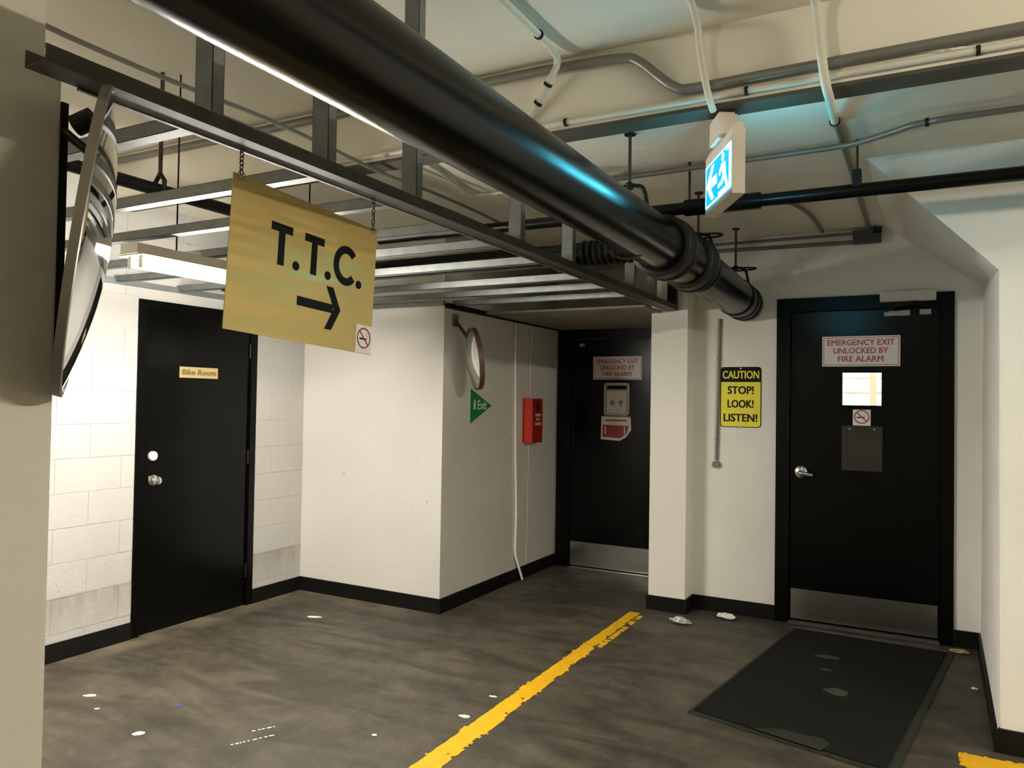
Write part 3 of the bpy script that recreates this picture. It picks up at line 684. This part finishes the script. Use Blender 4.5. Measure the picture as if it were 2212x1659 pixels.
# caution sign
CF = Fr((-1.130, YD-.0006, 1.546), (1, 0, 0), (0, 0, 1)); CF.n = Vector((0, -1, 0))
t = thing('caution_sign', (-1.13, YD, 1.33), 'yellow CAUTION STOP! LOOK! LISTEN! sign on the recessed white wall', 'sign')
obj('sign_plate', plate(NB(), CF, rrect(0.285, 0.432, 0.024), .003), 'black_print', t)
obj('yellow_panel', plate(NB(), CF, [p for p in rrect(0.275, 0.422, 0.021)[:6]] + [(0.1375, 0.108), (-0.1375, 0.108)] + rrect(0.275, 0.422, 0.021)[18:], .0034), 'caution_yellow', t)
text('lettering', 'CAUTION', CF.off(0, 0.160, .0032), 0.054, 'caution_yellow', t, 0.252, 0.028)
for s_, zz, ww in (('STOP!', 0.050, 0.178), ('LOOK!', -0.048, 0.178), ('LISTEN!', -0.147, 0.232)):
    text('lettering', s_, CF.off(0, zz, .0036), 0.054, 'black_print', t, ww, 0.03)
for zz in (0.205, -0.208): obj('screw', plate(NB(), CF, circ(0.006, 10, 0, zz), .0045), 'white_print', t)
# emergency exit notices
def exit_notice(fr, w_, h_, label):
    q = thing('exit_notice', tuple(fr.p(0, -h_/2)), label, 'sign', 'emergency exit notices')
    obj('backing', plate(NB(), fr, rect(w_, h_), .001), 'sign_white', q)
    b = NB(); e = .010; tk = .004
    for r_ in (rect(w_-2*e, tk, 0, h_/2-e), rect(w_-2*e, tk, 0, -h_/2+e), rect(tk, h_-2*e, w_/2-e, 0), rect(tk, h_-2*e, -w_/2+e, 0)): plate(b, fr, r_, .0014)
    obj('border', b, 'red_print', q)
    for s_, k, ww in (('EMERGENCY EXIT', .29, .86), ('UNLOCKED BY', .02, .70), ('FIRE ALARM', -.25, .58)):
        text('lettering', s_, fr.off(0, h_*k, .0013), h_*.19, 'red_print', q, w_*ww, 0.016)
F3 = Fr((-0.353, ly0-.0005, 1.863), (1, 0, 0), (0, 0, 1)); F3.n = Vector((0, -1, 0))
exit_notice(F3, 0.475, 0.203, 'EMERGENCY EXIT notice above the small window of the right door')
F2 = Fr((-2.362, YB-.0055, 1.797), (1, 0, 0), (0, 0, 1)); F2.n = Vector((0, -1, 0))
exit_notice(F2, 0.455, 0.205, 'EMERGENCY EXIT notice on the far black door beside the pillar')
no_smoking(F3.off(0.010, 1.419-1.863), (0.108, 0.106), 'white no smoking sticker below the window of the right door')
# framed notice and torn red notice on the far door
f = F2.off(0.0, 1.520-1.797)
t = thing('framed_notice', tuple(f.p(0, -.145)), 'grey framed notice with two round symbols on the far black door', 'notice')
obj('backing', plate(NB(), f, rect(.235, .288), .002), 'grey_print', t)
b = NB()
for r_ in (rect(.235, .014, 0, .137), rect(.235, .014, 0, -.137), rect(.014, .288, .1105, 0), rect(.014, .288, -.1105, 0)): plate(b, f, r_, .006)
obj('frame', b, 'closer_grey', t)
obj('sheet', plate(NB(), f, rect(.185, .200, 0, -.024), .0026), 'sign_white', t)
obj('header', plate(NB(), f, rect(.185, .030, 0, .105), .0026), 'black_print', t)
b = NB(); plate(b, f, circ(.024, 18, -.04, -.03), .003); obj('symbol', b, 'grey_print', t)
b = NB(); plate(b, f, circ(.019, 18, .04, -.024), .003); plate(b, f, rect(.014, .03, .04, -.05), .0031); obj('symbol', b, 'grey_print', t)
f = F2.off(-.005, 1.263-1.797)
t = thing('torn_notice', tuple(f.p(0, -.10)), 'torn red and white paper notice low on the far black door', 'notice')
obj('sheet', plate(NB(), f, [(-.14,-.10),(.035,-.108),(.095,-.075),(.142,-.01),(.136,.105),(-.136,.105)], .0012), 'paper', t)
obj('red_panel', plate(NB(), f, [(-.125,-.080),(.045,-.086),(.100,-.045),(.122,.025),(-.122,.030)], .0016), 'red_dark', t)
obj('printed_line', plate(NB(), f, rect(.2, .014, 0, .070), .0015), 'red_print', t)
for cx in (-.098, .082):
    obj('person_symbol', plate(plate(NB(), f, rect(.012, .05, cx, -.025), .0020), f, circ(.008, 10, cx, .010), .0020), 'paper', t)
for k, zz in enumerate((.008, -.022, -.052)): obj('printed_line', plate(NB(), f, rect(.12-.02*k, .010, -.01, zz), .0019), 'alarm_front', t)
# acrylic sleeve on the right door
f = F3.off(0.012, 1.214-1.863)
t = thing('document_sleeve', tuple(f.p(0, -.15)), 'glossy clear plastic sleeve under the no smoking sticker on the right door', 'document holder')
obj('sleeve', plate(NB(), f, rect(.246, .298), .004), 'plastic_clear', t)
for cx in (-.075, .075): obj('screw', plate(NB(), f, circ(.008, 12, cx, .128), .006), 'galv', t)
# green flag sign
GF = Fr((-2.949, 4.83, 1.45), (0, 1, 0), (0, 0, 1)); GF.n = Vector((1, 0, 0))
t = thing('exit_flag', (-2.949, 4.98, 1.32), 'green triangular Exit sign below the small round mirror', 'sign')
obj('sign_plate', plate(NB(), GF, [(0, -.131), (.312, .002), (0, .130)], .003), 'exit_green', t)
text('lettering', 'Exit', GF.off(.165, .008, .0033), .066, 'white_print', t, .130, .02)
b = NB(); f = GF.off(.055, .008); plate(b, f, circ(.011, 12, .004, .030), .0036); plate(b, f, [(-.012,-.006),(.012,-.004),(.014,.018),(-.010,.018)], .0036); plate(b, f, [(-.016,-.034),(-.005,-.034),(.006,-.004),(-.008,-.004)], .0036); plate(b, f, [(.012,-.034),(.022,-.030),(.010,-.004),(.0,-.004)], .0036)
obj('running_figure', b, 'white_print', t)
# red fire box
t = thing('fire_alarm_box', (-2.95, 5.765, 1.14), 'red fire alarm box on the dim wall beside the far door', 'alarm box')
obj('box_body', B(-2.95, -2.862, 5.675, 5.875, 1.14, 1.515, .006), 'alarm_red', t)
obj('cover', B(-2.862, -2.856, 5.682, 5.868, 1.148, 1.507), 'alarm_front', t)
AF = Fr((-2.8558, 5.78, 1.33), (0, 1, 0), (0, 0, 1)); AF.n = Vector((1, 0, 0))
obj('bell_mark', plate(NB(), AF, circ(.042, 20, 0, .115), .001), 'alarm_dark', t)
for zz, ww in ((.045, .10), (.010, .07), (-.030, .11)): obj('printed_line', plate(NB(), AF, rect(ww, .022, 0, zz), .001), 'alarm_print', t)

# lit exit sign
near = Vector((-0.605, 2.77, 0)); far = Vector((-0.770, 3.07, 0)); dv = (far-near).normalized(); wdt = (far-near).length
nl = Vector((-dv.y, dv.x, 0))        # out of the visible face, to the left
t = thing('exit_sign', ((near+far)/2+Vector((0, 0, 2.262)))[:], 'lit cyan running man exit sign in a cream box hung from the ceiling', 'exit sign')
mid = (near+far)/2; th = 0.047
EF = Fr((mid.x, mid.y, 2.3905), -dv, (0, 0, 1)); EF.n = nl
BX = EF.off(0, 0, -th)
prof = [(-.133, 0), (.100, 0), (.126, th*.28), (.126, th*.72), (.100, th), (-.133, th)]
b = NB(); hw = wdt/2+.012
L1 = [b.verts.new(BX.p(-hw, z, c)) for z, c in prof]; L2 = [b.verts.new(BX.p(hw, z, c)) for z, c in prof]
b.faces.new(L1); b.faces.new(L2[::-1])
for i in range(6): b.faces.new((L1[i], L1[(i+1) % 6], L2[(i+1) % 6], L2[i]))
bmesh.ops.recalc_face_normals(b, faces=b.faces)
body = obj('sign_body', b, 'sign_box', t)
for side in (0, 1):
    G = EF.off(0, -.022, .0006) if side == 0 else Fr(EF.p(0, -.022, -th-.0006), dv, (0, 0, 1))
    G.n = nl if side == 0 else -nl
    pnl = obj('lit_panel', plate(NB(), G, rect(wdt-.004, .164), .001), 'glow_cyan', t)
    b = NB(); e = .004
    for r_ in (rect(wdt-.004, e, 0, .080), rect(wdt-.004, e, 0, -.080), rect(e, .164, wdt/2-.004, 0), rect(e, .164, -wdt/2+.004, 0)): plate(b, G, r_, .0014)
    obj('border', b, 'glow_white', pnl)
    m_ = 1 if side == 0 else -1
    # arrow pointing to the far end
    s = -1 if side == 0 else 1
    def PL(bm, pts): plate(bm, G, [(x*-s, y) for x, y in pts], .0016)
    b = NB(); PL(b, [(-.155, .0), (-.085, .066), (-.048, .066), (-.098, .018), (-.012, .018), (-.012, -.018), (-.098, -.018), (-.048, -.066), (-.085, -.066)])
    obj('arrow', b, 'glow_white', pnl)
    b = NB()
    PL(b, [(.012, -.076), (.162, -.076), (.162, .076), (.110, .076), (.110, .066), (.150, .066), (.150, -.064), (.012, -.064)])
    PL(b, [(x+.070, y+.056) for x, y in circ(.016, 14)])
    PL(b, [(.048, .036), (.098, .032), (.110, -.014), (.074, -.014)]); PL(b, [(.072, -.012), (.108, -.012), (.132, -.058), (.112, -.062)])
    PL(b, [(.072, -.012), (.092, -.012), (.062, -.044), (.008, -.046), (.010, -.030), (.052, -.029)]); PL(b, [(.018, .010), (.028, -.004), (.056, .016), (.056, .036)])
    obj('running_figure', b, 'glow_white', pnl)
for k, (a, c) in enumerate(((-.13, -.010), (-.13, -.037), (.13, -.010), (.13, -.037))):
    obj('rivet', T([tuple(EF.p(a, -.133, c)), tuple(EF.p(a, -.1352, c))], .004, 8), 'chrome', t)
b = NB()
for z0, z1, e, f_ in ((2.500, 2.592, .058, .036), (2.592, 2.602, .050, .030)):
    vs = [Vector((mid.x, mid.y, 0)) + dv*a*e - nl*.018 + nl*c*f_ + Vector((0, 0, z)) for z in (z0, z1) for a, c in ((-1,-1),(1,-1),(1,1),(-1,1))]
    vs = [b.verts.new(p) for p in vs]
    for f in ((0,3,2,1),(4,5,6,7),(0,1,5,4),(1,2,6,5),(2,3,7,6),(3,0,4,7)): b.faces.new([vs[i] for i in f])
bmesh.ops.recalc_face_normals(b, faces=b.faces)
obj('ceiling_canopy', b, 'sign_box', t)
q_ = Vector((mid.x, mid.y, 0)) - nl*.018
obj('ceiling_stem', T([tuple(q_ + Vector((0, 0, 2.602))), tuple(q_ + Vector((0, 0, CL-.001)))], .022, 14), 'iron_black', t)

# ------------------------------------------------------------------ convex mirrors
def convex_mirror(c, n, R, depth, label, rimm, backm, rim_w=0.03, rim_r=0.012, parts=()):
    c = Vector(c); n = Vector(n).normalized(); a = Vector((0, 0, 1)) - n*n.z; a.normalize(); s = a.cross(n)
    t = thing('convex_mirror', (c.x, c.y, c.z-R), label, 'mirror', 'convex traffic mirrors')
    b = NB(); K, N = 10, 48; rows = []
    for k in range(1, K+1):
        q = k/K; rows.append([b.verts.new(c + n*depth*(1-q*q) + (a*math.cos(2*math.pi*i/N) + s*math.sin(2*math.pi*i/N))*R*q*.985) for i in range(N)])
    top = b.verts.new(c + n*depth)
    for i in range(N): b.faces.new((top, rows[0][(i+1) % N], rows[0][i]))
    for k in range(K-1):
        for i in range(N): b.faces.new((rows[k][i], rows[k][(i+1) % N], rows[k+1][(i+1) % N], rows[k+1][i]))
    bmesh.ops.recalc_face_normals(b, faces=b.faces)
    obj('mirror_face', b, 'mirror', t, smooth=True)
    b = NB(); prof = [(-rim_w, R*.93), (-rim_w, R), (.004, R+.003), (.006, R-.008), (0, R*.975)]
    rings = [[b.verts.new(c + n*d + (a*math.cos(2*math.pi*i/N) + s*math.sin(2*math.pi*i/N))*r) for i in range(N)] for d, r in prof]
    for k in range(len(prof)):
        k2 = (k+1) % len(prof)
        for i in range(N): b.faces.new((rings[k][i], rings[k][(i+1) % N], rings[k2][(i+1) % N], rings[k2][i]))
    bmesh.ops.recalc_face_normals(b, faces=b.faces)
    obj('rim', b, rimm, t, smooth=True)
    b = NB(); vs = [b.verts.new(c - n*(rim_w-.004) + (a*math.cos(2*math.pi*i/N) + s*math.sin(2*math.pi*i/N))*R*.97) for i in range(N)]; v2 = [b.verts.new(v.co - n*.004) for v in vs]
    b.faces.new(vs); b.faces.new(v2[::-1])
    for i in range(N): b.faces.new((vs[i], vs[(i+1) % N], v2[(i+1) % N], v2[i]))
    bmesh.ops.recalc_face_normals(b, faces=b.faces)
    obj('back_disc', b, backm, t)
    return t, c, n, a, s
# large mirror by the column, tipped forward, seen almost edge on
t, c, n, a, s = convex_mirror((-1.645, 1.035, 1.835), (0.55, 0.83, -0.125), 0.345, 0.050, 'large round convex mirror on the column, seen edge on', 'mirror_rim', 'mirror_back', 0.013)
br_ = obj('bracket', B(-1.72, -1.702, 1.006, 1.022, 1.50, 2.155), 'iron_black', t)
obj('bracket_arm', T([(-1.705, 1.015, 2.09), tuple(c + a*.20 - n*.02)], .010, 10), 'iron_black', t)
obj('bracket_knob', T([(-1.69, 1.03, 2.105), (-1.655, 1.05, 2.125)], .024, 14), 'iron_black', t)
# small mirror on the dim wall
t, c, n, a, s = convex_mirror((-2.75, 4.535, 1.782), (-0.735, -0.665, -0.14), 0.218, 0.050, 'small round convex mirror on an arm beside the white wall corner', 'red_rim', 'mirror_back', 0.030)
obj('bracket_arm', T([(-2.945, 4.60, 2.065), tuple(c - n*.03 + a*.05)], .012, 10), 'rust_iron', t)
obj('wall_plate', B(-2.95, -2.942, 4.56, 4.64, 2.02, 2.11), 'mirror_back', t)

# ------------------------------------------------------------------ floor things
def worn_line(name, p0, p1, wdt, label, wear, seed):
    p0, p1 = Vector((*p0, 0)), Vector((*p1, 0)); d = (p1-p0); L = d.length; d.normalize(); s = Vector((d.y, -d.x, 0))
    cs = 0.011; nx, ny = int(L/cs), int(wdt/cs); b = NB(); V = {}
    def vv(i, j):
        if (i, j) not in V:
            q = p0 + d*(i*cs) + s*(j*cs)
            jit = noise.noise_vector(q*40 + Vector((seed, 0, 0)))*.0045
            V[(i, j)] = b.verts.new((q.x+jit.x, q.y+jit.y, 0.0022 + .0006*noise.noise(q*30)))
        return V[(i, j)]
    for i in range(nx):
        for j in range(ny):
            q = p0 + d*((i+.5)*cs) + s*((j+.5)*cs); e = (j+.5)/ny; f = (i+.5)/nx
            nzv = noise.noise(q*9 + Vector((seed, 3, 0)))*.5 + noise.noise(q*34 + Vector((seed, 9, 0)))*.5
            if wear(e, f, nzv): continue
            b.faces.new((vv(i, j), vv(i+1, j), vv(i+1, j+1), vv(i, j+1)))
    ex = bmesh.ops.extrude_face_region(b, geom=b.faces[:])
    for v in [g for g in ex['geom'] if isinstance(g, bmesh.types.BMVert)]: pass
    low = set(ex['geom'])
    for v in b.verts:
        if v not in low: v.co.z = 0.0002
    bmesh.ops.recalc_face_normals(b, faces=b.faces)
    return tag(obj(name, b, 'line_yellow'), label, 'floor line', 'yellow floor lines')
def wear1(e, f, nz):
    edge = 0.06 + .07*nz
    if e < edge: return True
    lim = 0.96 + .20*nz - (0.05 if f < .45 else 0.05 + .55*(f-.45))
    if e > lim and not (f > .80 and e > .74 and nz > -.12 and f < .985): return True
    return nz < -.40 and e > .5
worn_line('painted_line', (-1.832, 1.0), (-1.832, 5.22), 0.142, 'long worn yellow line painted along the floor toward the doors', wear1, 2.0)
worn_line('painted_line', (0.14, 3.872), (3.2, 3.915), 0.16, 'short piece of yellow line at the bottom right corner', lambda e, f, nz: e < .04+.04*nz or e > .97+.05*nz or f < .004+.006*nz, 5.0)
# floor mat, pushed slightly askew
MBL, MTL, MTR, MBR = Vector((-0.985, 3.675, 0)), Vector((-0.740, 5.405, 0)), Vector((0.190, 5.365, 0)), Vector((-0.085, 3.46, 0))
def matp(u_, v_, z): 
    p = (MBL.lerp(MBR, u_)).lerp(MTL.lerp(MTR, u_), v_); return (p.x, p.y, z)
def mat_slab(u0, u1, v0, v1, z0, z1, n=14):
    b = NB(); g = {}
    for i in range(n+1):
        for j in range(n+1):
            u_, v_ = u0+(u1-u0)*i/n, v0+(v1-v0)*j/n; wv = .0018*noise.noise(Vector((u_*6, v_*6, 1)))
            g[(i, j)] = b.verts.new(matp(u_, v_, z1+wv))
    for i in range(n):
        for j in range(n): b.faces.new((g[(i,j)], g[(i+1,j)], g[(i+1,j+1)], g[(i,j+1)]))
    per = [(i,0) for i in range(n)]+[(n,j) for j in range(n)]+[(i,n) for i in range(n,0,-1)]+[(0,j) for j in range(n,0,-1)]
    lo = [b.verts.new((g[k].co.x, g[k].co.y, z0)) for k in per]
    for k in range(len(per)):
        q = (k+1) % len(per); b.faces.new((g[per[k]], lo[k], lo[q], g[per[q]]))
    b.faces.new(lo); bmesh.ops.recalc_face_normals(b, faces=b.faces); return b
t = thing('floor_mat', matp(.5, .5, 0), 'dark green rubber floor mat lying askew before the right door', 'mat')
obj('border', mat_slab(0, 1, 0, 1, .0005, .006), 'mat_edge', t)
obj('carpet', mat_slab(.022, .955, .018, .985, .006, .0125), 'mat_rubber', t)
def blob(cx, cy, rx, ry, z, n=18, sd=0.0, ang=0.0):
    pts = []
    for i in range(n):
        a = 2*math.pi*i/n; k = 1 + .35*noise.noise(Vector((math.cos(a)*1.6+sd, math.sin(a)*1.6, sd)))
        x, y = rx*k*math.cos(a), ry*k*math.sin(a)
        pts.append((cx+x*math.cos(ang)-y*math.sin(ang), cy+x*math.sin(ang)+y*math.cos(ang)))
    return pts
UP = Fr((0, 0, 0), (1, 0, 0), (0, 1, 0))
for k, (cx, cy, rx, ry) in enumerate(((-0.469, 4.862, .075, .03), (-0.456, 4.625, .035, .016), (-0.375, 4.30, .06, .05))):
    obj('dust_patch', plate(NB(), UP, blob(cx, cy, rx, ry, 0, sd=k*3.1), .0006, .0142), 'mat_dust', t)
obj('bare_strip', plate(NB(), UP, [matp(.34, .012, 0)[:2], matp(.68, .008, 0)[:2], matp(.70, .055, 0)[:2], matp(.655, .075, 0)[:2], matp(.55, .062, 0)[:2], matp(.46, .060, 0)[:2]], .0012, .0135), 'mat_edge', t)
# litter
def crumple(name, cx, cy, rx, ry, hz, m, label, cat, sd, ang=0.0, flat=False):
    b = NB(); bmesh.ops.create_icosphere(b, subdivisions=3, radius=1.0)
    for v in b.verts:
        k = 1 + .45*noise.noise(v.co*1.7 + Vector((sd, 0, 0))) + .2*noise.noise(v.co*4 + Vector((0, sd, 0)))
        x, y, z = v.co.x*rx*k, v.co.y*ry*k, max(0.0, (v.co.z*.5+.5))*hz*k
        v.co = Vector((cx+x*math.cos(ang)-y*math.sin(ang), cy+x*math.sin(ang)+y*math.cos(ang), z+.0005))
    return tag(obj(name, b, m), label, cat)
crumple('paper_tissue', -1.19, 5.405, .072, .035, .030, 'paper', 'crumpled white tissue on the floor below the caution sign', 'litter', 1.3, -.35)
crumple('plastic_wrapper', -1.43, 5.12, .070, .035, .035, 'litter_clear', 'crumpled clear plastic wrapper on the floor near the yellow line end', 'litter', 4.1, -.25)
crumple('paper_scrap', 0.215, 5.40, .045, .025, .022, 'plaque_gold', 'pale scrap lying at the right corner of the floor mat', 'litter', 7.7)
crumple('paper_scrap', 0.262, 4.76, .016, .012, .008, 'paper', 'tiny white scrap beside the foot of the right wall', 'litter', 8.8)
for i, (x, y, rx, ry, an, m, lb) in enumerate((
    (-3.618, 2.362, .034, .013, .55, 'paper', 'white oval scrap on the floor near the column'),
    (-3.033, 2.209, .028, .018, .9, 'paper', 'pale crumpled scrap on the floor at lower left'),
    (-1.891, 3.091, .026, .014, .2, 'paper', 'white chip on the floor left of the yellow line'),
    (-1.894, 3.369, .022, .008, .2, 'paper', 'small white chip touching the yellow line edge'),
    (-3.625, 3.954, .048, .018, .4, 'paper', 'white scrap on the floor in front of the alcove wall'),
    (-3.137, 2.500, .020, .010, .7, 'blue_scrap', 'small blue scrap on the dark floor'),
    (-3.44, 2.28, .012, .007, .7, 'paper', 'tiny white chip beside the white oval scrap'),
    (-2.13, 2.72, .012, .008, .3, 'paper', 'tiny pale chip between the streak and the yellow line'))):
    tag(obj('paper_scrap', plate(NB(), UP, blob(x, y, rx, ry, 0, 14, i*2.3, an), .0022, .0004), m), lb, 'litter', 'small scraps on the floor')
for (x0, y0, x1, y1, lb) in ((-2.60, 2.335, -2.515, 2.49, 'long dashed white streak painted for water glints on the dark floor'), (-2.625, 2.475, -2.575, 2.56, 'short white streak painted for glints beside the longer one')):
    b = NB(); d = Vector((x1-x0, y1-y0)); L = d.length; an = math.atan2(d.y, d.x); u_ = 0.0; k = 0
    while u_ < L:
        l = random.uniform(.008, .028); p = Vector((x0, y0)) + d.normalized()*(u_+l/2)
        plate(b, UP, blob(p.x, p.y, l*.55, .0045, 0, 10, k*1.7, an), .0012, .0003); u_ += l + random.uniform(.004, .016); k += 1
    tag(obj('glint_streak', b, 'paper'), lb, 'painted glint')  # white floor marks painted in place of water glints
